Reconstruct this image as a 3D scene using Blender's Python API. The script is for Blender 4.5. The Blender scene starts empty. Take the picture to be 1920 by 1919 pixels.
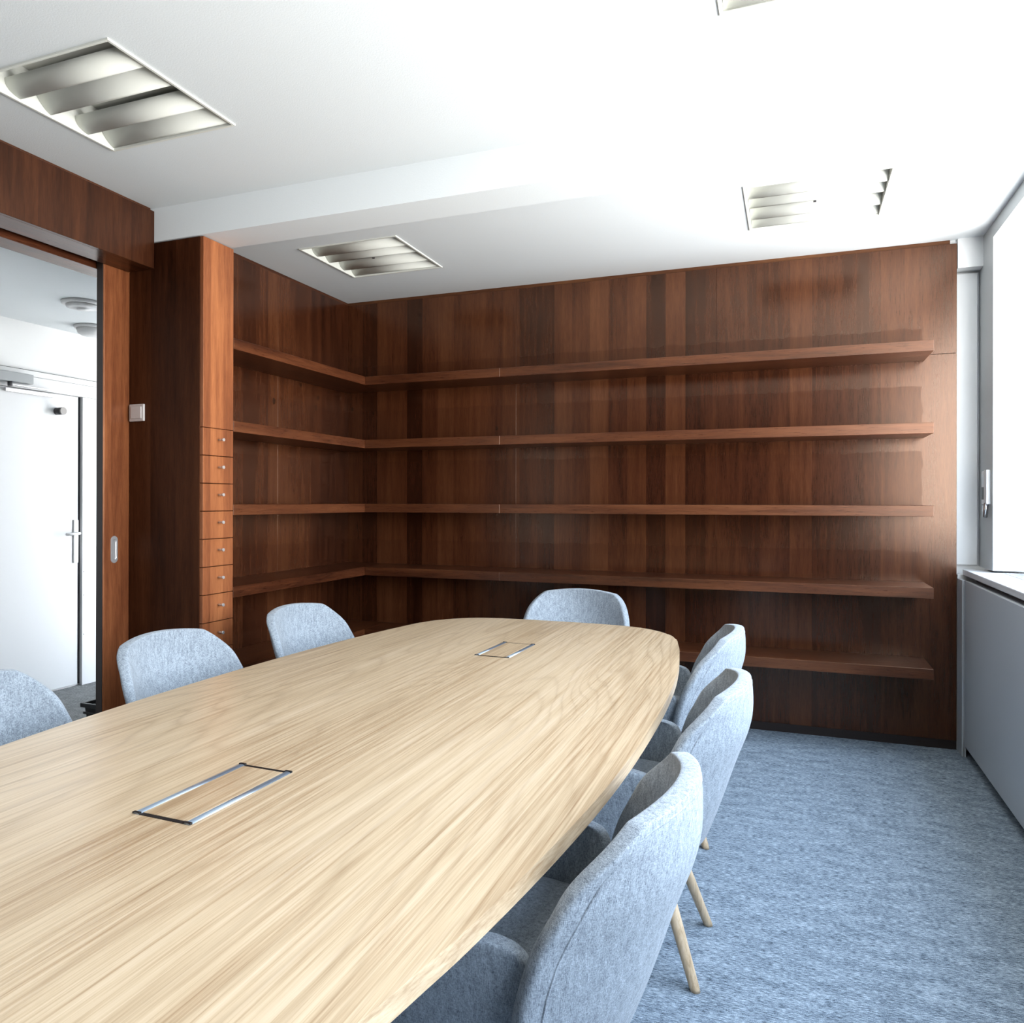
import bpy, bmesh, math, random
from mathutils import Vector, Matrix
random.seed(7)
SC = bpy.context.scene
COL = SC.collection
PI = math.pi

# ------------------------------------------------------------------ materials
def new_mat(name):
    m = bpy.data.materials.new(name); m.use_nodes = True
    nt = m.node_tree
    return m, nt, nt.nodes['Principled BSDF']

def N(nt, typ, **kw):
    n = nt.nodes.new(typ)
    for k, v in kw.items(): setattr(n, k, v)
    return n

def math_node(nt, op, a, b=None, c=None):
    n = N(nt, 'ShaderNodeMath', operation=op)
    for i, v in enumerate((a, b, c)):
        if v is None: continue
        if isinstance(v, (int, float)): n.inputs[i].default_value = v
        else: nt.links.new(v, n.inputs[i])
    return n.outputs[0]

def vec_scale(nt, vec, s):
    n = N(nt, 'ShaderNodeVectorMath', operation='MULTIPLY')
    nt.links.new(vec, n.inputs[0]); n.inputs[1].default_value = s
    return n.outputs[0]

def noise(nt, vec, scale=1.0, detail=4.0, rough=0.55, dist=0.0):
    n = N(nt, 'ShaderNodeTexNoise')
    nt.links.new(vec, n.inputs['Vector'])
    n.inputs['Scale'].default_value = scale; n.inputs['Detail'].default_value = detail
    n.inputs['Roughness'].default_value = rough; n.inputs['Distortion'].default_value = dist
    return n.outputs['Fac']

def ramp(nt, fac, stops):
    n = N(nt, 'ShaderNodeValToRGB')
    nt.links.new(fac, n.inputs[0])
    e = n.color_ramp.elements
    while len(e) < len(stops): e.new(0.5)
    for el, (p, c) in zip(e, stops):
        el.position = p; el.color = (c[0], c[1], c[2], 1)
    return n.outputs[0]

def mix_col(nt, fac, a, b, mode='MIX'):
    n = N(nt, 'ShaderNodeMix', data_type='RGBA', blend_type=mode)
    if isinstance(fac, (int, float)): n.inputs[0].default_value = fac
    else: nt.links.new(fac, n.inputs[0])
    for i, v in ((6, a), (7, b)):
        if isinstance(v, tuple): n.inputs[i].default_value = (v[0], v[1], v[2], 1)
        else: nt.links.new(v, n.inputs[i])
    return n.outputs[2]

def bump(nt, bsdf, h, strength, dist=0.001):
    b = N(nt, 'ShaderNodeBump')
    b.inputs['Strength'].default_value = strength; b.inputs['Distance'].default_value = dist
    nt.links.new(h, b.inputs['Height']); nt.links.new(b.outputs[0], bsdf.inputs['Normal'])

def plain(name, col, rough=0.5, metal=0.0, spec=0.5, grain=0.0, gscale=300):
    m, nt, b = new_mat(name)
    b.inputs['Base Color'].default_value = (*col, 1)
    b.inputs['Roughness'].default_value = rough
    b.inputs['Metallic'].default_value = metal
    b.inputs['Specular IOR Level'].default_value = spec
    tc = N(nt, 'ShaderNodeNewGeometry').outputs['Position']
    f = noise(nt, tc, gscale, 3)
    c = mix_col(nt, f, tuple(x * (1 - grain) for x in col), tuple(min(1, x * (1 + grain)) for x in col))
    nt.links.new(c, b.inputs['Base Color'])
    return m

def paint(name, col, bumpy=0.15, rough=0.6, patch=0.02, scale=260):
    m, nt, b = new_mat(name)
    p = N(nt, 'ShaderNodeNewGeometry').outputs['Position']
    f = noise(nt, p, 1.3, 3)
    c = mix_col(nt, f, tuple(x * (1 - patch) for x in col), tuple(min(1, x * (1 + patch)) for x in col))
    nt.links.new(c, b.inputs['Base Color'])
    b.inputs['Roughness'].default_value = rough
    b.inputs['Specular IOR Level'].default_value = 0.25
    bump(nt, b, noise(nt, p, scale, 3), bumpy, 0.002)
    return m

def dark_wood(name, along, tone=1.0, strips=0.118, rough=0.24, strip_amt=0.5, marks=False, spec=.5, warm=1.0, con=1.0):
    """stained sapele veneer: grain along one axis, veneer leaves side by side"""
    m, nt, b = new_mat(name)
    p = N(nt, 'ShaderNodeNewGeometry').outputs['Position']
    lo, hi = {'x': ((2.2, 34, 34), (16, 330, 330)), 'y': ((34, 2.2, 34), (330, 16, 330)),
              'z': ((34, 34, 2.2), (330, 330, 16))}[along]
    br = {'x': (.7, 5, 5), 'y': (5, .7, 5), 'z': (5, 5, .8)}[along]
    g1 = noise(nt, vec_scale(nt, p, lo), 1, 5, .6, .5)
    g2 = noise(nt, vec_scale(nt, p, hi), 1, 3, .7)
    g3 = noise(nt, vec_scale(nt, p, br), 1, 4, .55, .8)
    sep = N(nt, 'ShaderNodeSeparateXYZ'); nt.links.new(p, sep.inputs[0])
    if along == 'z': acr = math_node(nt, 'ADD', sep.outputs[0], sep.outputs[1])
    else: acr = sep.outputs[2]
    wob = math_node(nt, 'MULTIPLY', math_node(nt, 'SUBTRACT', noise(nt, vec_scale(nt, p, br), .4, 2), .5), .004)
    sid = math_node(nt, 'FLOOR', math_node(nt, 'DIVIDE', math_node(nt, 'ADD', acr, wob), strips))
    wn = N(nt, 'ShaderNodeTexWhiteNoise', noise_dimensions='1D'); nt.links.new(sid, wn.inputs['W'])
    v = math_node(nt, 'ADD', math_node(nt, 'MULTIPLY', g1, .34), math_node(nt, 'MULTIPLY', g3, .34))
    v = math_node(nt, 'ADD', v, math_node(nt, 'MULTIPLY', g2, .32))
    v = math_node(nt, 'ADD', v, math_node(nt, 'MULTIPLY', math_node(nt, 'SUBTRACT', wn.outputs['Value'], .5), .26 * strip_amt))
    t = tone; w = warm
    v = math_node(nt, 'MULTIPLY_ADD', math_node(nt, 'SUBTRACT', v, .5), con, .5)
    c = ramp(nt, v, [(.34, (.022*t, .0055*t, .0024*t)), (.47, (.066*t, .0180*t*w, .0068*t*w)), (.58, (.112*t, .0345*t*w, .0128*t*w)), (.72, (.165*t, .0585*t*w, .023*t*w))])
    if marks:
        # faded outlines above every board where files once stood, and a row of knots between two boards
        z = sep.outputs[2]
        edge = math_node(nt, 'MULTIPLY', math_node(nt, 'SUBTRACT', noise(nt, p, 9, 4, .6), .5), .05)
        zz = math_node(nt, 'ADD', z, edge)
        tot = None
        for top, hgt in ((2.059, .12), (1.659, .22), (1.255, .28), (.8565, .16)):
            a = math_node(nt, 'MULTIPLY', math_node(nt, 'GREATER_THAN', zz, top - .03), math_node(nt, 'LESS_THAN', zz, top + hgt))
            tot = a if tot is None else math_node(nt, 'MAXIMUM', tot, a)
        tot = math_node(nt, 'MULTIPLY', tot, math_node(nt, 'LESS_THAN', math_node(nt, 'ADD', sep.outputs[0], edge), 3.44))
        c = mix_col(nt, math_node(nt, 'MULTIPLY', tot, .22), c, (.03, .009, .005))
        vo = N(nt, 'ShaderNodeTexVoronoi', feature='F1'); nt.links.new(vec_scale(nt, p, (9, 9, 6.5)), vo.inputs['Vector'])
        vo.inputs['Scale'].default_value = 1.0
        wd = math_node(nt, 'ADD', vo.outputs['Distance'], math_node(nt, 'MULTIPLY', noise(nt, vec_scale(nt, p, (60, 60, 25)), 1, 3), .16))
        k = math_node(nt, 'LESS_THAN', wd, .205)
        k = math_node(nt, 'MULTIPLY', k, math_node(nt, 'MULTIPLY', math_node(nt, 'GREATER_THAN', z, 1.68), math_node(nt, 'LESS_THAN', z, 2.0)))
        k = math_node(nt, 'MULTIPLY', k, math_node(nt, 'LESS_THAN', sep.outputs[0], 1.3))
        c = mix_col(nt, math_node(nt, 'MULTIPLY', k, .75), c, (.014, .006, .003))
    nt.links.new(c, b.inputs['Base Color'])
    rr = N(nt, 'ShaderNodeMapRange'); nt.links.new(g2, rr.inputs[0])
    rr.inputs[3].default_value = rough - .05; rr.inputs[4].default_value = rough + .08
    b.inputs['Specular Tint'].default_value = (1.0, .70, .53, 1)
    if marks:
        nt.links.new(math_node(nt, 'MULTIPLY_ADD', tot, -.30 * spec, spec), b.inputs['Specular IOR Level'])
    else: b.inputs['Specular IOR Level'].default_value = spec
    nt.links.new(rr.outputs[0], b.inputs['Roughness'])
    bump(nt, b, math_node(nt, 'ADD', g2, math_node(nt, 'MULTIPLY', g1, .4)), .06, .001)
    return m

def oak(name, along='y', tone=1.0, rough=.30):
    m, nt, b = new_mat(name)
    p = N(nt, 'ShaderNodeNewGeometry').outputs['Position']
    A = {'y': (1, .13, 1), 'x': (.13, 1, 1), 'z': (1, 1, .13)}[along]
    F = {'y': (300, 6, 300), 'x': (6, 300, 300), 'z': (300, 300, 6)}[along]
    L = {'y': (105, 1.1, 105), 'x': (1.1, 105, 105), 'z': (105, 105, 1.1)}[along]
    q = vec_scale(nt, p, A)
    big = noise(nt, q, 2.6, 1.5, .4, .25)
    rings = math_node(nt, 'FRACT', math_node(nt, 'MULTIPLY', math_node(nt, 'ADD', big, math_node(nt, 'MULTIPLY', noise(nt, vec_scale(nt, p, L), 1, 2, .5), .012)), 34.0))
    tri = math_node(nt, 'ABSOLUTE', math_node(nt, 'SUBTRACT', math_node(nt, 'MULTIPLY', rings, 2.0), 1.0))
    ring = math_node(nt, 'POWER', tri, 4.0)
    fine = noise(nt, vec_scale(nt, p, F), 1, 3, .6)
    mid = noise(nt, vec_scale(nt, p, L), 1, 5, .7, .2)
    broad = noise(nt, q, 3.1, 3, .5)
    v = math_node(nt, 'ADD', math_node(nt, 'MULTIPLY', mid, .5), math_node(nt, 'MULTIPLY', fine, .22))
    v = math_node(nt, 'ADD', v, math_node(nt, 'MULTIPLY', broad, .30))
    t = tone * 1.04
    c = ramp(nt, v, [(.37, (.36*t, .232*t, .128*t)), (.52, (.60*t, .452*t, .292*t)), (.66, (.71*t, .56*t, .40*t))])
    am = math_node(nt, 'MULTIPLY', ring, math_node(nt, 'MULTIPLY', noise(nt, q, 5, 2), .5))
    c = mix_col(nt, am, c, (.25*t, .155*t, .082*t))
    nt.links.new(c, b.inputs['Base Color'])
    b.inputs['Roughness'].default_value = rough
    b.inputs['Specular IOR Level'].default_value = .5
    bump(nt, b, fine, .05, .0006)
    return m

def fabric(name, dark, light):
    m, nt, b = new_mat(name)
    o = N(nt, 'ShaderNodeTexCoord').outputs['Object']
    a = noise(nt, vec_scale(nt, o, (650, 650, 110)), 1, 3, .7)
    bb = noise(nt, vec_scale(nt, o, (140, 140, 700)), 1, 2, .7)
    cl = noise(nt, vec_scale(nt, o, (110, 110, 22)), 1, 3, .6)
    v = math_node(nt, 'ADD', math_node(nt, 'MULTIPLY', a, .55), math_node(nt, 'ADD', math_node(nt, 'MULTIPLY', bb, .3), math_node(nt, 'MULTIPLY', cl, .25)))
    c = ramp(nt, v, [(.40, dark), (.55, tuple((x + y) / 2 for x, y in zip(dark, light))), (.70, light)])
    nt.links.new(c, b.inputs['Base Color'])
    b.inputs['Roughness'].default_value = .9
    b.inputs['Specular IOR Level'].default_value = .15
    b.inputs['Sheen Weight'].default_value = .25
    b.inputs['Sheen Roughness'].default_value = .5
    bump(nt, b, math_node(nt, 'ADD', a, bb), .5, .0015)
    return m

def carpet(name, d, mcol, l):
    m, nt, b = new_mat(name)
    p = N(nt, 'ShaderNodeNewGeometry').outputs['Position']
    a = noise(nt, vec_scale(nt, p, (55, 230, 55)), 1, 4, .75)
    f = noise(nt, p, 420, 2, .7)
    w = noise(nt, vec_scale(nt, p, (9, 22, 9)), 1, 3, .6)
    v = math_node(nt, 'ADD', math_node(nt, 'MULTIPLY', a, .62), math_node(nt, 'ADD', math_node(nt, 'MULTIPLY', f, .28), math_node(nt, 'MULTIPLY', w, .16)))
    c = ramp(nt, v, [(.42, d), (.53, mcol), (.64, l)])
    nt.links.new(c, b.inputs['Base Color'])
    b.inputs['Roughness'].default_value = 1.0
    b.inputs['Specular IOR Level'].default_value = .05
    bump(nt, b, v, .7, .004)
    return m

def glass_mat():
    m, nt, b = new_mat('window glass')
    nt.nodes.remove(b)
    out = nt.nodes['Material Output']
    tr = N(nt, 'ShaderNodeBsdfTransparent'); gl = N(nt, 'ShaderNodeBsdfGlossy')
    gl.inputs['Roughness'].default_value = .02
    mx = N(nt, 'ShaderNodeMixShader'); mx.inputs[0].default_value = .06
    nt.links.new(tr.outputs[0], mx.inputs[1]); nt.links.new(gl.outputs[0], mx.inputs[2])
    nt.links.new(mx.outputs[0], out.inputs[0])
    return m

WHITE = paint('white wall paint', (.83, .84, .84))
CEIL = paint('white ceiling plaster', (.79, .83, .845), .2, .7, .012, 180)
DOORW = paint('white lacquered door', (.74, .75, .76), .02, .35, .01)
VEN_Z = dark_wood('dark red-brown veneer upright grain', 'z', .66, .112, .185, .85, marks=True, spec=.85)
VEN_H = dark_wood('red-brown fascia veneer', 'z', .52, .16, .32, .25)
VEN_C = dark_wood('window-lit veneer of the drawer column', 'z', 3.5, .09, .36, .45, warm=1.17, con=.6)  # window light on the column front is put into this lighter tone
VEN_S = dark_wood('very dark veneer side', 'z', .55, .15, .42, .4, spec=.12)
VEN_X = dark_wood('dark veneer grain along board', 'x', .78, .5, .28, .2, spec=.9, con=1.25)
VEN_Y = dark_wood('dark veneer grain along side board', 'y', .9, .5, .28, .2, con=1.25)
VEN_B = dark_wood('brown batten', 'x', 1.0, .5, .45, .2, warm=1.2)
VEN_BY = dark_wood('brown side batten', 'y', .7, .5, .45, .2)
VEN_D = dark_wood('window-lit veneer of the sliding door', 'z', 2.3, .08, .34, .3, warm=1.1, con=.8)  # tone lightened for the window light falling on the leaf
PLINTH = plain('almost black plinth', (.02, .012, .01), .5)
OAK = oak('light oak table top', 'y')
OAKL = oak('pale oak chair leg', 'z', 1.1, .45)
FAB = fabric('grey-blue melange upholstery', (.105, .128, .157), (.53, .59, .65))
CARPET = carpet('grey-blue loop carpet', (.045, .06, .078), (.24, .30, .365), (.56, .65, .74))
CARPET2 = carpet('grey corridor carpet', (.09, .095, .095), (.20, .205, .205), (.34, .345, .345))
GREYLAM = paint('grey laminate', (.56, .59, .62), .05, .45, .02, 500)
SILLM = paint('white sill', (.78, .79, .80), .03, .35, .01)
FRAMEW = paint('pale grey window paint', (.52, .55, .56), .03, .4, .01)
CREAM = plain('cream enamelled reflector', (.76, .77, .71), .38, 0, .4, .02)
CREAMD = plain('grey lamp slot shade', (.16, .16, .145), .5, 0, .4, .02)  # shade of the lamp slots as a dark colour
STEEL = plain('brushed steel', (.62, .63, .64), .28, 1.0, .5, .06, 900)
CHROME = plain('polished chrome', (.78, .80, .83), .07, 1.0, .5, .0)
RAILM = plain('satin rail with sky tint', (.55, .66, .80), .3, .85, .5, .0)  # blue of the window reflection put into the metal colour
ALU = plain('satin aluminium', (.72, .72, .73), .35, .8, .5, .03, 700)
CLOSER = plain('silver-grey closer paint', (.33, .35, .36), .45, 0, .4, .02)
CAPM = plain('dull nickel cap', (.30, .28, .27), .45, 0, .4, .05)
GAP = plain('grey shadow seal', (.10, .105, .105), .7, 0, .3, .0)  # painted shadow of the corridor door joints
BLACK = plain('black plastic', (.008, .008, .009), .4, 0, .4, .1)
DGREY = plain('dark metal', (.05, .05, .055), .4, .3, .4, .1)
PLASTW = plain('white plastic', (.80, .80, .80), .4, 0, .4, .01)
SWITCHM = plain('champagne switch plastic', (.62, .58, .56), .35, .2, .5, .02)
GLASS = glass_mat()

# ------------------------------------------------------------------ helpers
def bx(bm, x0, x1, y0, y1, z0, z1, bev=0.0, seg=2):
    t = bmesh.new()
    r = bmesh.ops.create_cube(t, size=1)
    for v in r['verts']:
        v.co = Vector(((x0 + x1) / 2 + v.co.x * (x1 - x0), (y0 + y1) / 2 + v.co.y * (y1 - y0), (z0 + z1) / 2 + v.co.z * (z1 - z0)))
    if bev > 0:
        bmesh.ops.bevel(t, geom=t.edges[:], offset=bev, segments=seg, profile=.5, affect='EDGES')
    me = bpy.data.meshes.new('tmp'); t.to_mesh(me); t.free()
    bm.from_mesh(me); bpy.data.meshes.remove(me)

def box(*a, **k):
    bm = bmesh.new(); bx(bm, *a, **k); return bm

def cyl(bm, p0, p1, r0, r1=None, n=20, caps=True):
    r1 = r0 if r1 is None else r1
    p0, p1 = Vector(p0), Vector(p1)
    d = (p1 - p0).normalized()
    a = d.orthogonal().normalized(); c = d.cross(a)
    A = [bm.verts.new(p0 + (a * math.cos(2*PI*i/n) + c * math.sin(2*PI*i/n)) * r0) for i in range(n)]
    B = [bm.verts.new(p1 + (a * math.cos(2*PI*i/n) + c * math.sin(2*PI*i/n)) * r1) for i in range(n)]
    for i in range(n):
        f = bm.faces.new((A[i], A[(i+1) % n], B[(i+1) % n], B[i])); f.smooth = True
    if caps: bm.faces.new(A[::-1]); bm.faces.new(B)

def tube(bm, pts, r, n=12):
    pts = [Vector(p) for p in pts]
    rings = []
    for i, p in enumerate(pts):
        d = (pts[min(i+1, len(pts)-1)] - pts[max(i-1, 0)]).normalized()
        a = d.cross(Vector((0, 0, 1)));
        if a.length < 1e-3: a = d.cross(Vector((1, 0, 0)))
        a.normalize(); c = d.cross(a)
        rings.append([bm.verts.new(p + (a * math.cos(2*PI*k/n) + c * math.sin(2*PI*k/n)) * r) for k in range(n)])
    for A, B in zip(rings, rings[1:]):
        for k in range(n):
            f = bm.faces.new((A[k], A[(k+1) % n], B[(k+1) % n], B[k])); f.smooth = True
    bm.faces.new(rings[0][::-1]); bm.faces.new(rings[-1])

def lathe(bm, c, prof, n=32, axis='z'):
    c = Vector(c); rings = []
    def pt(r, h, a):
        x, y = r * math.cos(a), r * math.sin(a)
        return c + (Vector((x, y, h)) if axis == 'z' else Vector((h, x, y)) if axis == 'x' else Vector((x, h, y)))
    for r, h in prof:
        rings.append([bm.verts.new(pt(max(r, 1e-5), h, 2*PI*k/n)) for k in range(n)])
    for A, B in zip(rings, rings[1:]):
        for k in range(n):
            f = bm.faces.new((A[k], A[(k+1) % n], B[(k+1) % n], B[k])); f.smooth = True
    bm.faces.new(rings[0][::-1]); bm.faces.new(rings[-1])
    bmesh.ops.recalc_face_normals(bm, faces=bm.faces[:])

def obj(name, bm, mat, parent=None, world=True, smooth=False):
    bmesh.ops.recalc_face_normals(bm, faces=bm.faces[:])
    if parent is not None and world:
        root = parent; off = Vector(parent.location)
        while root.parent: root = root.parent; off += Vector(root.location)
        for v in bm.verts: v.co -= off
    if smooth:
        for f in bm.faces: f.smooth = True
    me = bpy.data.meshes.new(name); bm.to_mesh(me); bm.free()
    me.materials.append(mat)
    o = bpy.data.objects.new(name, me); COL.objects.link(o)
    if parent is not None: o.parent = parent
    return o

def tag(o, label, cat, group=None, kind=None):
    o['label'] = label; o['category'] = cat
    if group: o['group'] = group
    if kind: o['kind'] = kind
    return o

def thing(name, label, cat, loc=(0, 0, 0), rotz=0.0, group=None, kind=None):
    o = bpy.data.objects.new(name, None); COL.objects.link(o)
    o.empty_display_size = .1
    o.location = loc; o.rotation_euler = (0, 0, rotz)
    return tag(o, label, cat, group, kind)

def struct(name, bm, mat, label, cat, parent=None):
    o = obj(name, bm, mat, parent)
    return tag(o, label, cat, None, 'structure')

def dup(root, loc, rotz, label, group=None):
    r = root.copy(); COL.objects.link(r); r.location = loc; r.rotation_euler = (0, 0, rotz)
    r['label'] = label
    if group: r['group'] = group
    for ch in list(root.children):
        c = ch.copy(); COL.objects.link(c); c.parent = r
        for g in list(ch.children):
            d = g.copy(); COL.objects.link(d); d.parent = c
    return r

def interp(tab, x):
    if x <= tab[0][0]: return tab[0][1]
    for (a, p), (b, q) in zip(tab, tab[1:]):
        if x <= b:
            t = (x - a) / (b - a)
            return p + (q - p) * t
    return tab[-1][1]

def sheet(pts, thick, edge=.45):
    """closed padded panel from a grid of points; 'thick' is a vector field towards the inside"""
    R, Cn = len(pts), len(pts[0])
    bm = bmesh.new()
    P = [[Vector(p) for p in row] for row in pts]
    def nrm(i, j):
        a = P[min(i+1, R-1)][j] - P[max(i-1, 0)][j]; b = P[i][min(j+1, Cn-1)] - P[i][max(j-1, 0)]
        n = a.cross(b)
        n.z = 0
        return n.normalized() if n.length > 1e-12 else Vector((0, -1, 0))
    out = [[bm.verts.new(P[i][j]) for j in range(Cn)] for i in range(R)]
    inn = []
    for i in range(R):
        row = []
        for j in range(Cn):
            row.append(bm.verts.new(P[i][j] + nrm(i, j) * thick))
        inn.append(row)
    for i in range(R - 1):
        for j in range(Cn - 1):
            bm.faces.new((out[i][j], out[i][j+1], out[i+1][j+1], out[i+1][j]))
            bm.faces.new((inn[i][j], inn[i+1][j], inn[i+1][j+1], inn[i][j+1]))
    for i in range(R - 1):
        bm.faces.new((out[i][0], out[i+1][0], inn[i+1][0], inn[i][0]))
        bm.faces.new((out[i][-1], inn[i][-1], inn[i+1][-1], out[i+1][-1]))
    for j in range(Cn - 1):
        bm.faces.new((out[0][j], inn[0][j], inn[0][j+1], out[0][j+1]))
        bm.faces.new((out[-1][j], out[-1][j+1], inn[-1][j+1], inn[-1][j]))
    return bm

def subsurf(o, lv=2):
    m = o.modifiers.new('Subdivision', 'SUBSURF'); m.levels = lv; m.render_levels = lv
    return o

# ------------------------------------------------------------------ dimensions
ZC, ZN, ZB = 2.626, 2.645, 2.489        # far ceiling, near ceiling, beam soffit
YB1, YB2 = -1.81, -1.602                # beam faces
XW = 3.713                              # window wall
YEND = -6.4
LAMPS = [(.344, -2.934, ZN), (.356, -1.114, ZC), (2.613, -1.116, ZC), (2.62, -2.955, ZN)]
LS = .584

# ------------------------------------------------------------------ setting
struct('floor', box(-.30, XW + .25, YEND, .3, -.1, 0), CARPET, 'grey-blue streaky carpet of the meeting room', 'floor')
struct('floor', box(-2.0, -.30, YEND, 1.6, -.1, 0), CARPET2, 'plain grey carpet of the corridor beyond the sliding door', 'floor')

def ceil_sheet(bm, x0, x1, y0, y1, z, holes):
    xs = sorted({x0, x1, *[h[0] for h in holes], *[h[1] for h in holes]})
    ys = sorted({y0, y1, *[h[2] for h in holes], *[h[3] for h in holes]})
    for a, b in zip(xs, xs[1:]):
        for c, d in zip(ys, ys[1:]):
            mx, my = (a + b) / 2, (c + d) / 2
            if any(h[0] < mx < h[1] and h[2] < my < h[3] for h in holes): continue
            bx(bm, a, b, c, d, z, z + .02)
bm = bmesh.new()
hole = lambda l: (l[0] + .004, l[0] + LS - .004, l[1] + .004, l[1] + LS - .004)
ceil_sheet(bm, -.30, XW + .25, YEND, YB1, ZN, [hole(LAMPS[0]), hole(LAMPS[3])])
ceil_sheet(bm, -.30, XW + .25, YB2, .3, ZC, [hole(LAMPS[1]), hole(LAMPS[2])])
bx(bm, -.4, XW + .3, YEND, .35, 2.95, 3.05)
struct('ceiling', bm, CEIL, 'white plaster ceiling with four recessed lights', 'ceiling')
struct('trim_1', box(-.30, XW + .25, YB1, YB2, ZB, 2.9), CEIL, 'white boxed beam crossing below the ceiling', 'beam')

bm = bmesh.new()
bx(bm, -.3, 3.60, .022, .3, 0, 2.95)
bx(bm, 3.60, XW + .26, .0, .3, 2.475, 2.95)
bx(bm, 3.60, XW + .26, .0, .3, 0, .90)
bx(bm, 3.60, XW + .26, .10, .3, .90, 2.475)
bx(bm, 3.606, 3.701, .07, .10, .947, 2.462, .003)
struct('wall_back', bm, WHITE, 'white back wall strip with recessed panel beside the window', 'wall')

struct('wall_left', box(-.30, -.19, -1.80, .3, 0, 2.95), WHITE, 'white wall leaf behind the sliding door pocket', 'wall')
struct('wall_left', box(-.118, -.022, -1.585, .3, 0, 2.95), WHITE, 'white wall behind the left panelling and shelves', 'wall')
struct('wall_left', box(-.30, -.022, YEND, -4.45, 0, 2.95), WHITE, 'white left wall on the viewer side of the doorway', 'wall')
bm = bmesh.new()
bx(bm, -.30, -.19, -4.45, -1.80, 2.40, 2.95)
bx(bm, -.19, -.03, -4.45, -1.82, 2.66, 2.95)
struct('wall_left', bm, WHITE, 'white wall above the sliding door opening', 'wall')
bm = bmesh.new()
bx(bm, XW, XW + .25, -.208, .3, .94, 2.95)
bx(bm, XW, XW + .25, -4.95, -.208, 2.556, 2.95)
bx(bm, XW, XW + .25, YEND, .3, 0, .90)
bx(bm, XW, XW + .25, YEND, -4.95, .90, 2.95)
struct('wall_right', bm, FRAMEW, 'pale grey pier and lintel framing the window', 'wall')
struct('wall_near', box(-.3, XW + .25, YEND - .1, YEND, 0, 2.95), VEN_S, 'dark panelled wall behind the viewer', 'wall')

# corridor shell
bm = bmesh.new()
bx(bm, -1.95, -1.755, YEND, 1.6, 0, 2.7)
bx(bm, -1.95, -.3, 1.5, 1.6, 0, 2.7)
bx(bm, -1.95, -.3, YEND - .1, YEND, 0, 2.7)
struct('wall_corridor', bm, WHITE, 'white corridor wall holding the lacquered door', 'wall')
struct('ceiling', box(-1.95, -.30, YEND, 1.6, 2.42, 2.7), CEIL, 'white corridor ceiling seen through the doorway', 'ceiling')

# window in the right wall
win = thing('window_1', 'long bright window above the sill on the right', 'window', (XW + .21, -2.579, .94), 0, None, 'structure')
bm = bmesh.new()
X0, X1 = XW + .19, XW + .24
ys = [-.208, -1.79, -3.37, -4.95]
bx(bm, X0, X1, -4.95, -.208, .94, .99); bx(bm, X0, X1, -4.95, -.208, 2.506, 2.556)
for y in ys: bx(bm, X0, X1, y - .03 if y > -4.9 else y, y + .03 if y < -.3 else y, .99, 2.506)
obj('window_frame', bm, PLASTW, win)
for a, b in zip(ys, ys[1:]):
    obj('window_pane', box(X0 + .02, X0 + .026, b + .03, a - .03, .99, 2.506), GLASS, win)
sill = struct('windowsill', box(3.622, XW + .19, -4.95, -.018, .90, .93, .004), SILLM, 'white deep sill running below the long window', 'windowsill')
struct('windowsill', box(3.622, 3.75, -.012, -.0005, .90, .93, .003), SILLM, 'short white sill end against the dark panelling', 'windowsill')
gr = thing('convector_grille', 'slatted metal air grille let into the white windowsill', 'grille', (3.83, -2.27, .93))
bm = bmesh.new()
bx(bm, 3.755, 3.763, -4.3, -.245, .9302, .934); bx(bm, 3.892, 3.90, -4.3, -.245, .9302, .934)
bx(bm, 3.763, 3.892, -.253, -.245, .9302, .934); bx(bm, 3.763, 3.892, -4.3, -4.292, .9302, .934)
obj('frame', bm, ALU, gr)
bm = bmesh.new()
y = -.262
while y > -4.28:
    bx(bm, 3.763, 3.892, y - .007, y, .9302, .9335); y -= .014
obj('slats', bm, STEEL, gr)
obj('backing', box(3.763, 3.892, -4.29, -.253, .9301, .9305), DGREY, gr)

# window opener bracket on the pier
op = thing('window_opener', 'small white and steel crank bracket on the grey window pier', 'window handle', (XW, -.115, 1.33))
bm = bmesh.new()
bx(bm, XW - .010, XW, -.110, -.012, 1.262, 1.428, .003)
obj('bracket', bm, PLASTW, op)
obj('plate', box(XW - .0115, XW - .0095, -.098, -.022, 1.362, 1.414), STEEL, op)
obj('insert', box(XW - .0120, XW - .0095, -.098, -.022, 1.286, 1.348), BLACK, op)
obj('rail', box(XW - .020, XW, -.166, -.112, 1.262, 1.432, .004), PLASTW, op)
bm = bmesh.new(); cyl(bm, (XW - .014, -.140, 1.268), (XW - .016, -.118, 1.200), .010, .011); obj('crank', bm, STEEL, op)
obj('back_clip', box(XW - .008, XW, -.055, -.008, 1.198, 1.258, .003), ALU, op)

# radiator cover
rc = thing('radiator_cover', 'long flat grey radiator cover below the white windowsill', 'radiator cover', (3.64, -2.9, 0))
obj('front_panel', box(3.612, 3.630, -6.0, -.125, .055, .880, .002), GREYLAM, rc)
obj('back_box', box(3.66, 3.712, -6.0, -.125, .0, .898), DGREY, rc)
obj('end_panel', box(3.600, 3.618, -.118, -.001, .0, .882, .002), GREYLAM, rc)
obj('edge_strip', box(3.602, 3.609, -.124, -.1185, .004, .882, .001), ALU, rc)
obj('top_rail', box(3.632, 3.66, -6.0, -.125, .868, .880), ALU, rc)

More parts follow.
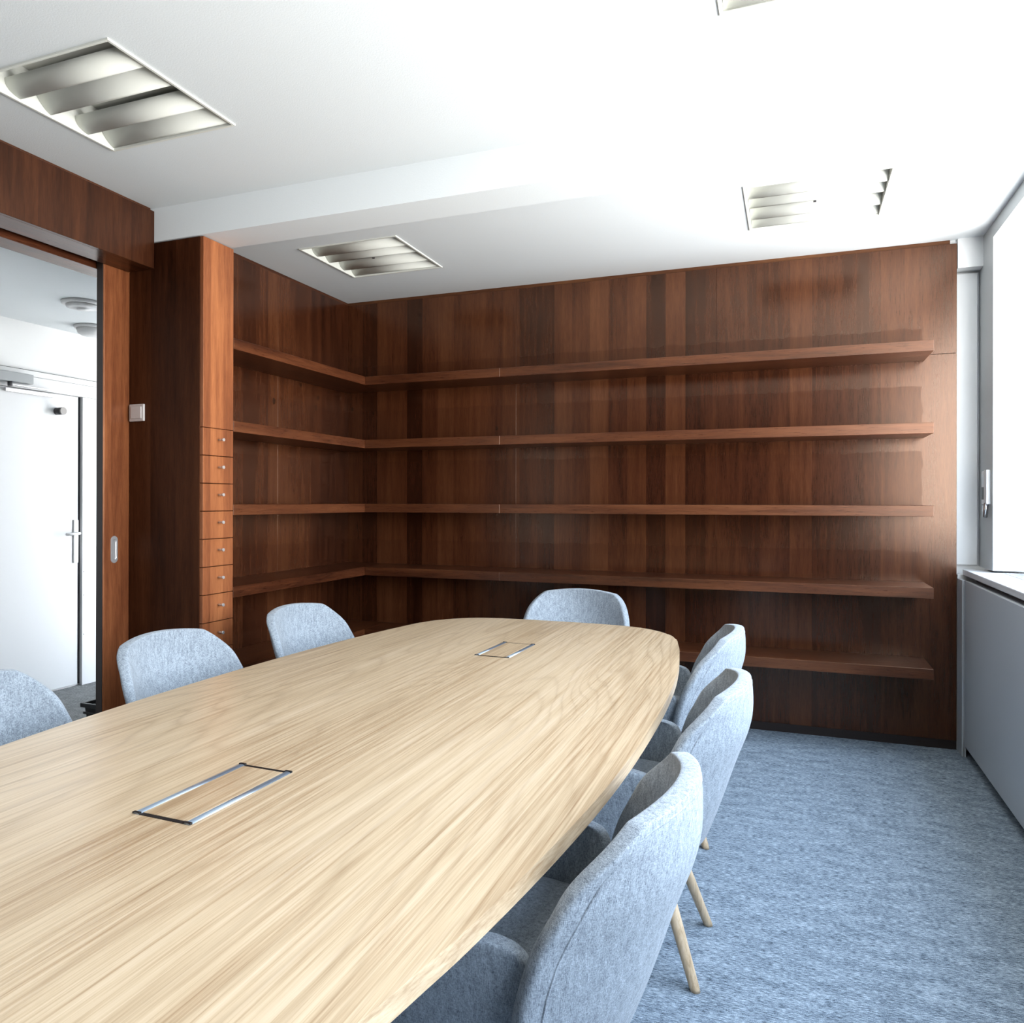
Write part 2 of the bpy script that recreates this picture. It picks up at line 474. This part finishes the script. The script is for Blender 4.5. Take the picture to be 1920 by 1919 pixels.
# ------------------------------------------------------------------ panelling
pn = thing('wall_panelling', 'dark red-brown veneer panelling covering the back wall behind the long shelves', 'panelling', (1.8, .01, 0))
JX = [0.0002, 1.209, 2.411, 3.596]
for a, b in zip(JX, JX[1:]):
    top = 2.603
    if b > 3.5:
        obj('panel', box(a + .0003, b, 0, .02, .047, 2.0385, .0006, seg=1), VEN_Z, pn)
        obj('panel', box(a + .0003, b, 0, .02, 2.0405, top, .0006, seg=1), VEN_Z, pn)
    else:
        obj('panel', box(a + .0003, b - .0003, 0, .02, .047, top, .0006, seg=1), VEN_Z, pn)
obj('top_batten', box(-.019, 3.567, .010, .02, 2.603, 2.6255), VEN_B, pn)
struct('baseboard_back', box(.001, 3.596, .004, .021, 0, .046), PLINTH, 'almost black plinth under the back panelling', 'baseboard')
pl = thing('wall_panelling', 'striped dark veneer panelling on the left wall beside the drawer column', 'panelling', (-.01, -.8, 0))
obj('panel', box(-.02, 0, -.8004, .0195, .047, 2.606, .0005, seg=1), VEN_Z, pl)
obj('panel', box(-.02, 0, -1.587, -.8010, .047, 2.606, .0005, seg=1), VEN_Z, pl)
obj('top_batten', box(-.02, -.010, -1.587, .0095, 2.606, 2.6255), VEN_BY, pl)
struct('baseboard_left', box(-.021, -.004, -1.587, -.002, 0, .046), PLINTH, 'almost black plinth under the left panelling', 'baseboard')

# shelves
ZS = [2.059, 1.659, 1.255, .8565, .463]
TH = .0525
rank = ['topmost', 'second highest', 'middle', 'second lowest', 'lowest']
for z, rk in zip(ZS, rank):
    o = obj('floating_shelf', box(.001, .310, -1.586, -.001, z - TH, z, .0012, seg=1), VEN_Y)
    tag(o, f'{rk} dark wooden shelf on the left wall, running from drawer column into corner', 'shelf', 'shelves on the left wall')
    o = obj('floating_shelf', box(.3112, 1.2135, -.314, -.001, z - TH, z, .0012, seg=1), VEN_X)
    tag(o, f'{rk} of the short dark wooden shelves on the back wall, butting into the corner', 'shelf', 'short shelves on the back wall')
    o = obj('floating_shelf', box(1.2147, 3.448, -.314, -.001, z - TH, z, .0012, seg=1), VEN_X)
    tag(o, f'{rk} of the long dark wooden shelves on the back wall, ending near the window', 'shelf', 'long shelves on the back wall')

# drawer column
dc = thing('drawer_column', 'tall narrow dark wood column with a stack of small drawers beside the sliding door', 'cabinet', (.1, -1.69, 0))
CT = 2.486
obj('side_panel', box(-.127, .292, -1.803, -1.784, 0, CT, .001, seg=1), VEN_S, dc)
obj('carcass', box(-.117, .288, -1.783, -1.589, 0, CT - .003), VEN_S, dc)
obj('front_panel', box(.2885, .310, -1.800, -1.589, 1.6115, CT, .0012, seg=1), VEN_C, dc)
zt = 1.609; pitch = .1291; nd = 12
for k in range(nd):
    z1 = zt - k * pitch; z0 = z1 - pitch + .0035
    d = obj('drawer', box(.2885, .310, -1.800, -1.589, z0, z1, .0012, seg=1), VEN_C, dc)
    bm = bmesh.new(); zc = (z0 + z1) / 2 + .012
    cyl(bm, (.310, -1.694, zc), (.336, -1.694, zc), .0048, .0048, 14); cyl(bm, (.332, -1.694, zc), (.342, -1.694, zc), .0075, .0075, 14)
    obj('knob', bm, ALU, d)
obj('plinth', box(.27, .300, -1.800, -1.589, 0, zt - nd * pitch - .004 + .004), PLINTH, dc)

# light switch on column side
sw = thing('light_switch', 'square champagne light switch on the dark side of the drawer column', 'light switch', (-.074, -1.803, 1.689))
obj('frame', box(-.119, -.029, -1.815, -1.8035, 1.648, 1.730, .004, seg=3), SWITCHM, sw)
obj('rocker', box(-.107, -.041, -1.8195, -1.8145, 1.660, 1.718, .003), SWITCHM, sw)

# fascia over the sliding door
fa = thing('door_fascia', 'deep brown veneer fascia above the doorway, below the ceiling', 'fascia', (-.05, -3.1, 2.36))
YF = -1.8105
obj('front_board', box(.010, .030, -4.6, YF, 2.362, 2.632, .0012, seg=1), VEN_H, fa)
obj('soffit', box(-.125, .0095, -4.6, YF, 2.362, 2.380), VEN_Y, fa)
obj('batten', box(.004, .017, -4.6, YF - .012, 2.632, 2.6445), VEN_BY, fa)
obj('track', box(-.172, -.1255, -4.6, YF, 2.385, 2.41), BLACK, fa)
fr = struct('door_1', box(-.30, -.176, -4.45, -1.845, 2.345, 2.398, .002), VEN_Y, 'brown wooden sliding door and its head frame', 'door')
leaf = obj('door_leaf', box(-.171, -.131, -1.955, -.95, .008, 2.384, .006, seg=3), VEN_D, fr)
obj('edge_shade', box(-.170, -.1325, -1.9585, -1.9552, .010, 2.384, .001, seg=1), PLINTH, leaf)  # shade on the leaf edge, painted as an added dark strip
# flush pull
bm = bmesh.new()
def stadium(cy, cz, r, h, n=16):
    pts = []
    for k in range(n + 1): a = PI * k / n; pts.append((cy + r * math.cos(a), cz + h + r * math.sin(a)))
    for k in range(n + 1): a = PI + PI * k / n; pts.append((cy + r * math.cos(a), cz - h + r * math.sin(a)))
    return pts
CY, CZ = -1.8905, 1.043
loops = []
for (x, r, h) in ((-.1312, .0205, .0435), (-.1285, .0195, .0435), (-.1285, .0125, .036), (-.1300, .0110, .034), (-.1308, .0080, .030)):
    loops.append([bm.verts.new((x, y, z)) for y, z in stadium(CY, CZ, r, h)])
for A, B in zip(loops, loops[1:]):
    for k in range(len(A)):
        bm.faces.new((A[k], A[(k+1) % len(A)], B[(k+1) % len(A)], B[k]))
bm.faces.new(loops[-1])
obj('flush_pull', bm, ALU, leaf)

# ------------------------------------------------------------------ corridor door
XD = -1.755
d2 = thing('door_2', 'white lacquered corridor door seen through the opening', 'door', (XD, -1.1, 0), 0, None, 'structure')
obj('door_leaf', box(XD + .001, XD + .012, -1.56, -.662, .012, 1.985, .002), DOORW, d2)
bm = bmesh.new()
bx(bm, XD + .001, XD + .03, -.640, -.50, .0, 1.985, .002); bx(bm, XD + .001, XD + .03, -1.70, -1.58, 0, 1.985, .002)
bx(bm, XD + .001, XD + .03, -1.70, -.50, 1.9865, 2.068, .002)
obj('door_frame', bm, DOORW, d2)
obj('head_strip', box(XD + .001, XD + .022, -1.70, -.46, 2.070, 2.108, .002), DOORW, d2)
obj('gap_line', box(XD + .001, XD + .018, -1.70, -.46, 2.065, 2.0725), GAP, d2)  # this strip and the next paint in the shadow of the joints
obj('gap_line', box(XD + .0005, XD + .010, -1.70, -.46, 2.108, 2.113), GAP, d2)
obj('gap_line', box(XD + .001, XD + .006, -.662, -.640, .012, 1.985), DGREY, d2)
obj('handle_plate', box(XD + .012, XD + .022, -.702, -.664, .846, 1.14, .003), PLASTW, d2)
bm = bmesh.new()
tube(bm, [(XD + .02, -.684, 1.048), (XD + .055, -.684, 1.048), (XD + .066, -.70, 1.048), (XD + .068, -.74, 1.046), (XD + .066, -.80, 1.045)], .0095)
obj('handle_lever', bm, PLASTW, d2)
bm = bmesh.new(); cyl(bm, (XD + .0222, -.684, .985), (XD + .0235, -.684, .985), .009); bx(bm, XD + .0222, XD + .0235, -.688, -.680, .955, .985); obj('key_hole', bm, ALU, d2)
bm = bmesh.new(); cyl(bm, (XD + .012, -.835, 1.868), (XD + .068, -.835, 1.868), .024, .024); obj('door_stop', bm, DGREY, d2)
bm = bmesh.new(); cyl(bm, (XD + .0685, -.835, 1.868), (XD + .078, -.835, 1.868), .026, .025); obj('door_stop_cap', bm, CAPM, d2)
for z in (.35, .62, .78): 
    bm = bmesh.new(); cyl(bm, (XD + .030, -.628, z), (XD + .0312, -.628, z), .003); obj('frame_screw', bm, DGREY, d2)

cl = thing('door_closer', 'grey box-shaped closer with sliding arm atop the white corridor door', 'door closer', (XD + .05, -1.2, 2.03))
obj('body', box(XD + .031, XD + .085, -1.33, -1.065, 2.012, 2.072, .004), CLOSER, cl)
bm = bmesh.new(); cyl(bm, (XD + .058, -1.21, 2.012), (XD + .058, -1.21, 1.984), .014); obj('spindle', bm, DGREY, cl)
bm = bmesh.new(); bx(bm, XD + .05, XD + .066, -1.22, -.90, 1.992, 1.998, .001); obj('arm', bm, STEEL, cl)
obj('slide_rail', box(XD + .014, XD + .034, -1.22, -.86, 1.955, 1.978, .003), ALU, cl)

def detector(name, label, x, y, rr, prof):
    t = thing(name, label, 'smoke detector', (x, y, 2.42), 0, 'corridor ceiling detectors')
    bm = bmesh.new(); lathe(bm, (x, y, 2.42), [(rr, -.0005), (rr, -.012), (rr * .93, -.018)]); obj('base', bm, PLASTW, t)
    bm = bmesh.new(); lathe(bm, (x, y, 2.42), [(rr * a, -h) for a, h in prof]); obj('cover', bm, PLASTW, t)
detector('smoke_detector', 'white round ceiling detector nearer the doorway, with small disc at its centre', -1.0, -1.29, .115, [(.8, .018), (.78, .03), (.6, .036), (.3, .037), (.29, .043), (.0, .043)])
detector('smoke_detector', 'white domed ceiling detector farther away, near the corridor door wall', -1.47, -.79, .115, [(.86, .018), (.8, .045), (.6, .06), (.3, .066), (.0, .067)])

wb = thing('waste_bin', 'black plastic bin with rim on corridor carpet behind the sliding door', 'bin', (-.46, -1.47, 0))
bm = bmesh.new()
def frust(bm, x0, x1, y0, y1, z0, z1, tap):
    A = [bm.verts.new(p) for p in ((x0 + tap, y0 + tap, z0), (x1 - tap, y0 + tap, z0), (x1 - tap, y1 - tap, z0), (x0 + tap, y1 - tap, z0))]
    B = [bm.verts.new(p) for p in ((x0, y0, z1), (x1, y0, z1), (x1, y1, z1), (x0, y1, z1))]
    t = .006
    Ci = [bm.verts.new(p) for p in ((x0 + t, y0 + t, z1), (x1 - t, y0 + t, z1), (x1 - t, y1 - t, z1), (x0 + t, y1 - t, z1))]
    Di = [bm.verts.new(p) for p in ((x0 + tap + t, y0 + tap + t, z0 + .01), (x1 - tap - t, y0 + tap + t, z0 + .01), (x1 - tap - t, y1 - tap - t, z0 + .01), (x0 + tap + t, y1 - tap - t, z0 + .01))]
    bm.faces.new(A[::-1]); bm.faces.new(Di)
    for P, Q in ((A, B), (B, Ci), (Ci, Di)):
        for k in range(4): bm.faces.new((P[k], P[(k+1) % 4], Q[(k+1) % 4], Q[k]))
frust(bm, -.590, -.325, -1.640, -1.310, .0, .205, .022)
obj('body', bm, BLACK, wb)
bm = bmesh.new()
bx(bm, -.606, -.310, -1.656, -1.641, .202, .224, .003); bx(bm, -.606, -.310, -1.309, -1.294, .202, .224, .003)
bx(bm, -.606, -.591, -1.641, -1.309, .202, .224, .003); bx(bm, -.324, -.310, -1.641, -1.309, .202, .224, .003)
obj('rim', bm, BLACK, wb)
obj('band', box(-.596, -.320, -1.646, -1.634, .165, .178, .002), BLACK, wb)

# ------------------------------------------------------------------ ceiling lights
def lamp(name, label, x0, y0, z, clip):
    t = thing(name, label, 'ceiling light', (x0 + LS / 2, y0 + LS / 2, z), 0, 'recessed ceiling lights')
    x1, y1 = x0 + LS, y0 + LS
    b = .010
    bm = bmesh.new()
    bx(bm, x0, x0 + b, y0, y1, z - .006, z + .012, .001); bx(bm, x1 - b, x1, y0, y1, z - .006, z + .012, .001)
    bx(bm, x0 + b, x1 - b, y0, y0 + b, z - .006, z + .012, .001); bx(bm, x0 + b, x1 - b, y1 - b, y1, z - .006, z + .012, .001)
    obj('trim_frame', bm, CREAM, t)
    bm = bmesh.new(); h = .12
    bx(bm, x0 + .005, x1 - .005, y0 + .005, y1 - .005, z + h, z + h + .004)
    bx(bm, x0 + .005, x0 + .009, y0 + .005, y1 - .005, z + .01, z + h); bx(bm, x1 - .009, x1 - .005, y0 + .005, y1 - .005, z + .01, z + h)
    bx(bm, x0 + .009, x1 - .009, y0 + .005, y0 + .009, z + .01, z + h); bx(bm, x0 + .009, x1 - .009, y1 - .009, y1 - .005, z + .01, z + h)
    obj('housing', bm, CREAM, t)
    def strip(prof):
        bm = bmesh.new(); xa, xb = x0 + .011, x1 - .011
        A = [bm.verts.new((xa, p[0], p[1])) for p in prof]; B = [bm.verts.new((xb, p[0], p[1])) for p in prof]
        Ai = [bm.verts.new((xa, p[0], p[1] + .0015)) for p in prof]; Bi = [bm.verts.new((xb, p[0], p[1] + .0015)) for p in prof]
        for k in range(len(prof) - 1):
            f = bm.faces.new((A[k], A[k+1], B[k+1], B[k])); f.smooth = True
            f = bm.faces.new((Ai[k], Bi[k], Bi[k+1], Ai[k+1])); f.smooth = True
        for P, Q in ((A, Ai), (B, Bi)):
            for k in range(len(prof) - 1): bm.faces.new((P[k], Q[k], Q[k+1], P[k+1]))
        bm.faces.new((A[0], B[0], Bi[0], Ai[0])); bm.faces.new((A[-1], Ai[-1], Bi[-1], B[-1]))
        return bm
    W = (LS - 2 * b) / 2
    for k in range(2):
        ya = y0 + b + k * W
        # half-round shield hanging under each tube
        prof = []
        for i in range(15):
            a = (PI / 2) * i / 14
            prof.append((ya + .098 + .060 * (1 - math.cos(a)), z + .046 - .044 * math.sin(a)))
        obj('tube_shield', strip(prof), CREAM, t)
        # curved reflector beside it
        prof = []
        for i in range(13):
            u = i / 12
            prof.append((ya + .185 + .093 * u, z + .002 + .088 * (1 - u) ** 1.5))
        obj('reflector', strip(prof), CREAM, t)
        bm = bmesh.new(); bx(bm, x0 + .0095, x1 - .0095, ya - .002 + (.0015 if k == 0 else 0), ya + .0005, z + .012, z + .112); bx(bm, x0 + .03, x1 - .0095, ya + .001, ya + .09, z + .104, z + .108)
        obj('slot_shade', bm, CREAMD, t)  # dark sheets added to paint the shade inside the recess
        bm = bmesh.new(); cyl(bm, (x0 + .02, ya + .14, z + .055), (x1 - .02, ya + .14, z + .055), .013); obj('tube', bm, PLASTW, t)
    if clip:
        obj('clip', box((x0 + x1) / 2 - .006, (x0 + x1) / 2 + .006, y0 + b + W - .004, y0 + b + W + .008, z - .002, z + .012), DGREY, t)
labs = ['square recessed ceiling light near the brown fascia, left of the beam',
        'square recessed ceiling light close to the panelled corner',
        'square recessed ceiling light near the window, over the long shelves',
        'square recessed ceiling light barely in view at the top edge of the picture']
for (x, y, z), lb, c in zip(LAMPS, labs, (False, True, True, False)): lamp('ceiling_light', lb, x, y, z, c)

# ------------------------------------------------------------------ table
TX, TY, KT, ZT = 1.775, -2.6475, 1.08, .699
tb = thing('conference_table', 'large boat-shaped light oak conference table ringed by grey-blue chairs', 'table', (TX, TY, 0))
Q = [(.6525, 0), (.6515, .15), (.648, .30), (.641, .46), (.629, .626), (.611, .81), (.588, .993), (.572, 1.09), (.556, 1.182), (.540, 1.247), (.516, 1.302), (.477, 1.366), (.425, 1.418), (.366, 1.456), (.298, 1.476), (.18, 1.488), (.06, 1.4925)]
def cat(P, n=5):
    out = []
    for i in range(len(P) - 1):
        p0, p1, p2, p3 = (Vector(P[max(i-1, 0)]), Vector(P[i]), Vector(P[i+1]), Vector(P[min(i+2, len(P)-1)]))
        for k in range(n):
            t = k / n
            out.append(.5 * ((2*p1) + (p2-p0)*t + (2*p0-5*p1+4*p2-p3)*t*t + (3*p1-p0-3*p2+p3)*t**3))
    out.append(Vector(P[-1])); return out
quarter = cat(Q)
quarter = [p * KT for p in quarter]
outl = [(p.x, p.y) for p in quarter] + [(-p.x, p.y) for p in quarter[::-1]]
outl += [(-p.x, -p.y) for p in quarter[1:]] + [(p.x, -p.y) for p in quarter[::-1][:-1]]
bm = bmesh.new()
vs = [bm.verts.new((TX + x, TY + y, ZT)) for x, y in outl]
f = bm.faces.new(vs)
e = bmesh.ops.extrude_face_region(bm, geom=[f])
for v in [g for g in e['geom'] if isinstance(g, bmesh.types.BMVert)]: v.co.z = ZT - .031
bm.faces.ensure_lookup_table()
big = [f for f in bm.faces if len(f.verts) > 8]
edges = {ed for f in big for ed in f.edges}
bmesh.ops.bevel(bm, geom=list(edges), offset=.003, segments=2, affect='EDGES')
obj('table_top', bm, OAK, tb)
def hatch(cx, cy, rot):
    w, l = .1255 * KT, .276 * KT
    M = Matrix.Translation((cx, cy, 0)) @ Matrix.Rotation(rot, 4, 'Z')
    def put(name, bm, mat, par):
        bm.transform(M); return obj(name, bm, mat, par)
    zt = ZT + .0002
    rw = .016
    h = put('cable_hatch', box(-w/2 + rw, w/2 - rw, -l/2 + .010, l/2 - .010, zt - .004, zt + .0012, .0006, seg=1), OAK, tb)
    for sd in (-1, 1):
        x = sd * (w / 2 - rw / 2)
        bm = bmesh.new()
        pts = [(x + rw / 2 * math.cos(PI * k / 10), zt - .0006 + .0036 * math.sin(PI * k / 10)) for k in range(11)]
        A = [bm.verts.new((p[0], -l/2, p[1])) for p in pts]; B = [bm.verts.new((p[0], l/2, p[1])) for p in pts]
        for k in range(10):
            ff = bm.faces.new((A[k], A[k+1], B[k+1], B[k])); ff.smooth = True
        bm.faces.new(A); bm.faces.new(B[::-1]); bm.faces.new((A[0], B[0], B[-1], A[-1]))
        put('chrome_rail', bm, RAILM, h)
        y = sd * (l / 2 - .005)
        put('gap_strip', box(-w/2 + rw, w/2 - rw, y - .005, y + .005, zt - .002, zt + .0006), BLACK, h)
        for q in (-1, 1):
            put('rail_end', box(x - rw/2, x + rw/2, q * (l/2) - .006 * (q > 0), q * (l/2) + .006 * (q < 0), zt - .002, zt + .0033), BLACK, h)
hatch(1.765, -3.4466, -.024); hatch(1.789, -1.8212, -.024)
for y in (-3.65, -1.65):
    bm = bmesh.new(); bx(bm, TX - .25, TX + .25, y - .04, y + .04, .03, ZT - .031, .004); obj('pedestal', bm, DGREY, tb)
    bm = bmesh.new(); bx(bm, TX - .30, TX + .30, y - .05, y + .05, .0, .03, .004); obj('foot', bm, DGREY, tb)

# ------------------------------------------------------------------ chairs  (local: -y is the front, +y the back)
def build_chair():
    t = thing('shell_chair', '', 'chair', (0, 0, 0), 0, 'upholstered chairs around the table')
    ZR = [.325, .36, .40, .45, .50, .55, .60, .64, .68, .715, .74, .758, .768, .774]
    mid = [(.30, .175), (.388, .212), (.48, .245), (.575, .275), (.635, .302), (.67, .314), (.73, .314), (.774, .307)]
    wrap = [(.325, .06), (.36, .10), (.42, .135), (.50, .148), (.60, .152), (.68, .138), (.715, .106), (.74, .078), (.774, .045)]
    wid = [(.325, .17), (.36, .230), (.40, .260), (.45, .274), (.52, .280), (.58, .278), (.64, .270), (.68, .260), (.715, .246), (.74, .229), (.758, .211), (.774, .188)]
    U = [-1, -.95, -.82, -.64, -.46, -.28, -.1, .1, .28, .46, .64, .82, .95, 1]
    pts = []
    for z in ZR:
        m, d, w = interp(mid, z), interp(wrap, z), interp(wid, z)
        pts.append([(w * u, m - d * abs(u) ** 2.0, z + .017 * (1 - u * u) * max(0, min(1, (z - .60) / .15))) for u in U])
    o = obj('backrest', sheet(pts, .036), FAB, t, smooth=True); subsurf(o)
    # stitched seam running round the back panel, just inside its rim
    def back_pt(u, z):
        m, d, w = interp(mid, z), interp(wrap, z), interp(wid, z)
        nx, ny = 2 * d * u, w; q = .0345 / math.hypot(nx, ny)
        return Vector((w * u + nx * q, m - d * abs(u) ** 2.0 + ny * q, z + .017 * (1 - u * u) * max(0, min(1, (z - .60) / .15))))
    loop = [back_pt(-.90, z) for z in (.42, .47, .52, .57, .62, .66, .70, .725, .745)]
    loop += [back_pt(u, .757) for u in (-.82, -.6, -.4, -.2, 0, .2, .4, .6, .82)]
    loop += [back_pt(.90, z) for z in (.745, .725, .70, .66, .62, .57, .52, .47, .42)]
    bm = bmesh.new(); tube(bm, loop, .0024, 8); obj('seam', bm, FAB, o)
    # arms
    fr = [(.36, .15), (.42, .15), (.45, .146), (.50, .140), (.54, .132), (.560, .123), (.572, .108), (.5775, .085), (.580, .06)]
    ff = [(.36, -.19), (.42, -.215), (.45, -.225), (.50, -.215), (.54, -.200), (.560, -.182), (.572, -.162), (.5775, -.14), (.580, -.12)]
    for s in (-1, 1):
        pts = []
        for z in [.36, .39, .42, .45, .48, .515, .545, .562, .572, .5775, .580]:
            a, b = interp(fr, z), interp(ff, z)
            lat = .225 + .052 * (z - .36) / .21
            pts.append([(s * (lat - .012 * (2 * q - 1) ** 2), a + (b - a) * q, z) for q in [0, .06, .18, .34, .5, .66, .82, .94, 1]])
        o = obj('armrest', sheet(pts, -.032 * s), FAB, t, smooth=True); subsurf(o)
    def sup(a, b, n, k, p=2.6):
        q = 2 * PI * k / n; c, s = math.cos(q), math.sin(q)
        return a * math.copysign(abs(c) ** (2 / p), c), b * math.copysign(abs(s) ** (2 / p), s)
    def stack(prof, cy, a, b):
        bm = bmesh.new(); rings = []
        for sc, z in prof:
            rings.append([bm.verts.new((x, cy + y, z)) for x, y in (sup(a * sc, b * sc, 40, k) for k in range(40))])
        for A, B in zip(rings, rings[1:]):
            for k in range(40): bm.faces.new((A[k], A[(k+1) % 40], B[(k+1) % 40], B[k]))
        bm.faces.new(rings[0][::-1]); bm.faces.new(rings[-1]); return bm
    obj('seat_shell', stack([(.3, .328), (.6, .332), (.8, .343), (.92, .362), (.98, .39), (1, .42), (.985, .428), (.94, .428)], -.02, .235, .225), FAB, t, smooth=True)
    obj('seat', stack([(.90, .415), (.97, .425), (1, .442), (.985, .458), (.93, .468), (.8, .4725), (.4, .475), (.05, .4755)], -.03, .212, .215), FAB, t, smooth=True)
    bm = bmesh.new(); lathe(bm, (0, 0, .318), [(.14, 0), (.145, .004), (.145, .014)]); obj('hub', bm, DGREY, t)
    for sx in (-1, 1):
        for sy in (-1, 1):
            bm = bmesh.new()
            p0, p1 = Vector((sx * .174, sy * .215, 0)), Vector((sx * .095, sy * .095, .340))
            n = 20; prof = [(0, .0125), (.03, .0135), (.45, .0165), (1, .0175)]
            rings = []
            for u, r in prof:
                c = p0.lerp(p1, u)
                rings.append([bm.verts.new((c.x + r * math.cos(2*PI*k/n), c.y + r * math.sin(2*PI*k/n), max(c.z, 0))) for k in range(n)])
            for A, B in zip(rings, rings[1:]):
                for k in range(n):
                    f = bm.faces.new((A[k], A[(k+1) % n], B[(k+1) % n], B[k])); f.smooth = True
            bm.faces.new(rings[0][::-1]); bm.faces.new(rings[-1])
            obj('leg', bm, OAKL, t)
    return t
R90 = PI / 2
chairs = [  # x, y, rotation (local +y = back of chair), label
    (2.300, -1.520, -R90 + .03, 'grey-blue chair on the window side, farthest along, close to the dark shelves'),
    (2.365, -2.405, -R90, 'grey-blue chair on the window side, between the two others of that row'),
    (2.318, -3.272, -R90 - .04, 'grey-blue chair nearest the viewer on the window side, back largest in view'),
    (1.735, -.735, 0.0, 'grey-blue chair at the head of the table, facing down its length'),
    (.968, -1.610, R90 - .03, 'grey-blue chair across from the window, nearest the panelled corner'),
    (.968, -2.435, R90, 'grey-blue chair across from the window, in front of the drawer column and door leaf'),
    (.975, -3.235, R90 + .02, 'grey-blue chair across from the window, cut off by the left picture edge'),
]
proto = build_chair()
for i, (x, y, r, lb) in enumerate(chairs):
    if i == 0:
        proto.location = (x, y, 0); proto.rotation_euler = (0, 0, r); proto['label'] = lb
    else:
        dup(proto, (x, y, 0), r, lb)

# ------------------------------------------------------------------ light
w = bpy.data.worlds.new('World'); SC.world = w; w.use_nodes = True
nt = w.node_tree; bg = nt.nodes['Background']
tc = N(nt, 'ShaderNodeTexCoord'); sp = N(nt, 'ShaderNodeSeparateXYZ'); nt.links.new(tc.outputs['Generated'], sp.inputs[0])
c = ramp(nt, math_node(nt, 'MULTIPLY_ADD', sp.outputs[2], .5, .5), [(.0, (.75, .75, .74)), (.49, (.9, .9, .89)), (.55, (.95, .98, 1.0)), (.66, (.56, .66, .78)), (1.0, (.34, .45, .62))])
nt.links.new(c, bg.inputs[0]); bg.inputs[1].default_value = 13.0
def portal(x, y, z, sx, sy, rot):
    l = bpy.data.lights.new('daylight_portal', 'AREA'); l.shape = 'RECTANGLE'; l.size = sx; l.size_y = sy
    l.cycles.is_portal = True
    o = bpy.data.objects.new('daylight_portal', l); COL.objects.link(o); o.location = (x, y, z); o.rotation_euler = rot
portal(XW + .245, -2.579, 1.748, 1.6, 4.73, (0, R90, 0))
# added fill light, out of view, to brighten the white corridor
l = bpy.data.lights.new('corridor_fill', 'AREA'); l.shape = 'RECTANGLE'; l.size = .6; l.size_y = 2.0; l.energy = 3
o = bpy.data.objects.new('corridor_fill', l); COL.objects.link(o); o.location = (-1.0, -3.6, 2.41)

# ------------------------------------------------------------------ camera
cam = bpy.data.cameras.new('camera'); co = bpy.data.objects.new('camera', cam); COL.objects.link(co)
F, CX, CYP = 1487.07, 885.42, 938.56
cam.sensor_width = 36; cam.lens = F / 1920 * 36
cam.shift_x = (960 - CX) / 1920; cam.shift_y = -(959.5 - CYP) / 1920
co.matrix_world = Matrix.Translation((2.8104, -4.7072, 1.27)) @ Matrix.Rotation(.3830, 4, 'Z') @ Matrix.Rotation(PI / 2 + .0017, 4, 'X') @ Matrix.Rotation(.0020, 4, 'Z')
cam.clip_start = .02
SC.camera = co

SC.view_settings.view_transform = 'Standard'
SC.view_settings.look = 'None'
SC.view_settings.gamma = 1.0
SC.view_settings.use_curve_mapping = False
SC.view_settings.exposure = 0.40
cy = SC.cycles
cy.max_bounces = 8; cy.diffuse_bounces = 2; cy.glossy_bounces = 4; cy.transparent_max_bounces = 8
cy.use_denoising = True
cy.caustics_reflective = False; cy.caustics_refractive = False
cy.sample_clamp_indirect = 6
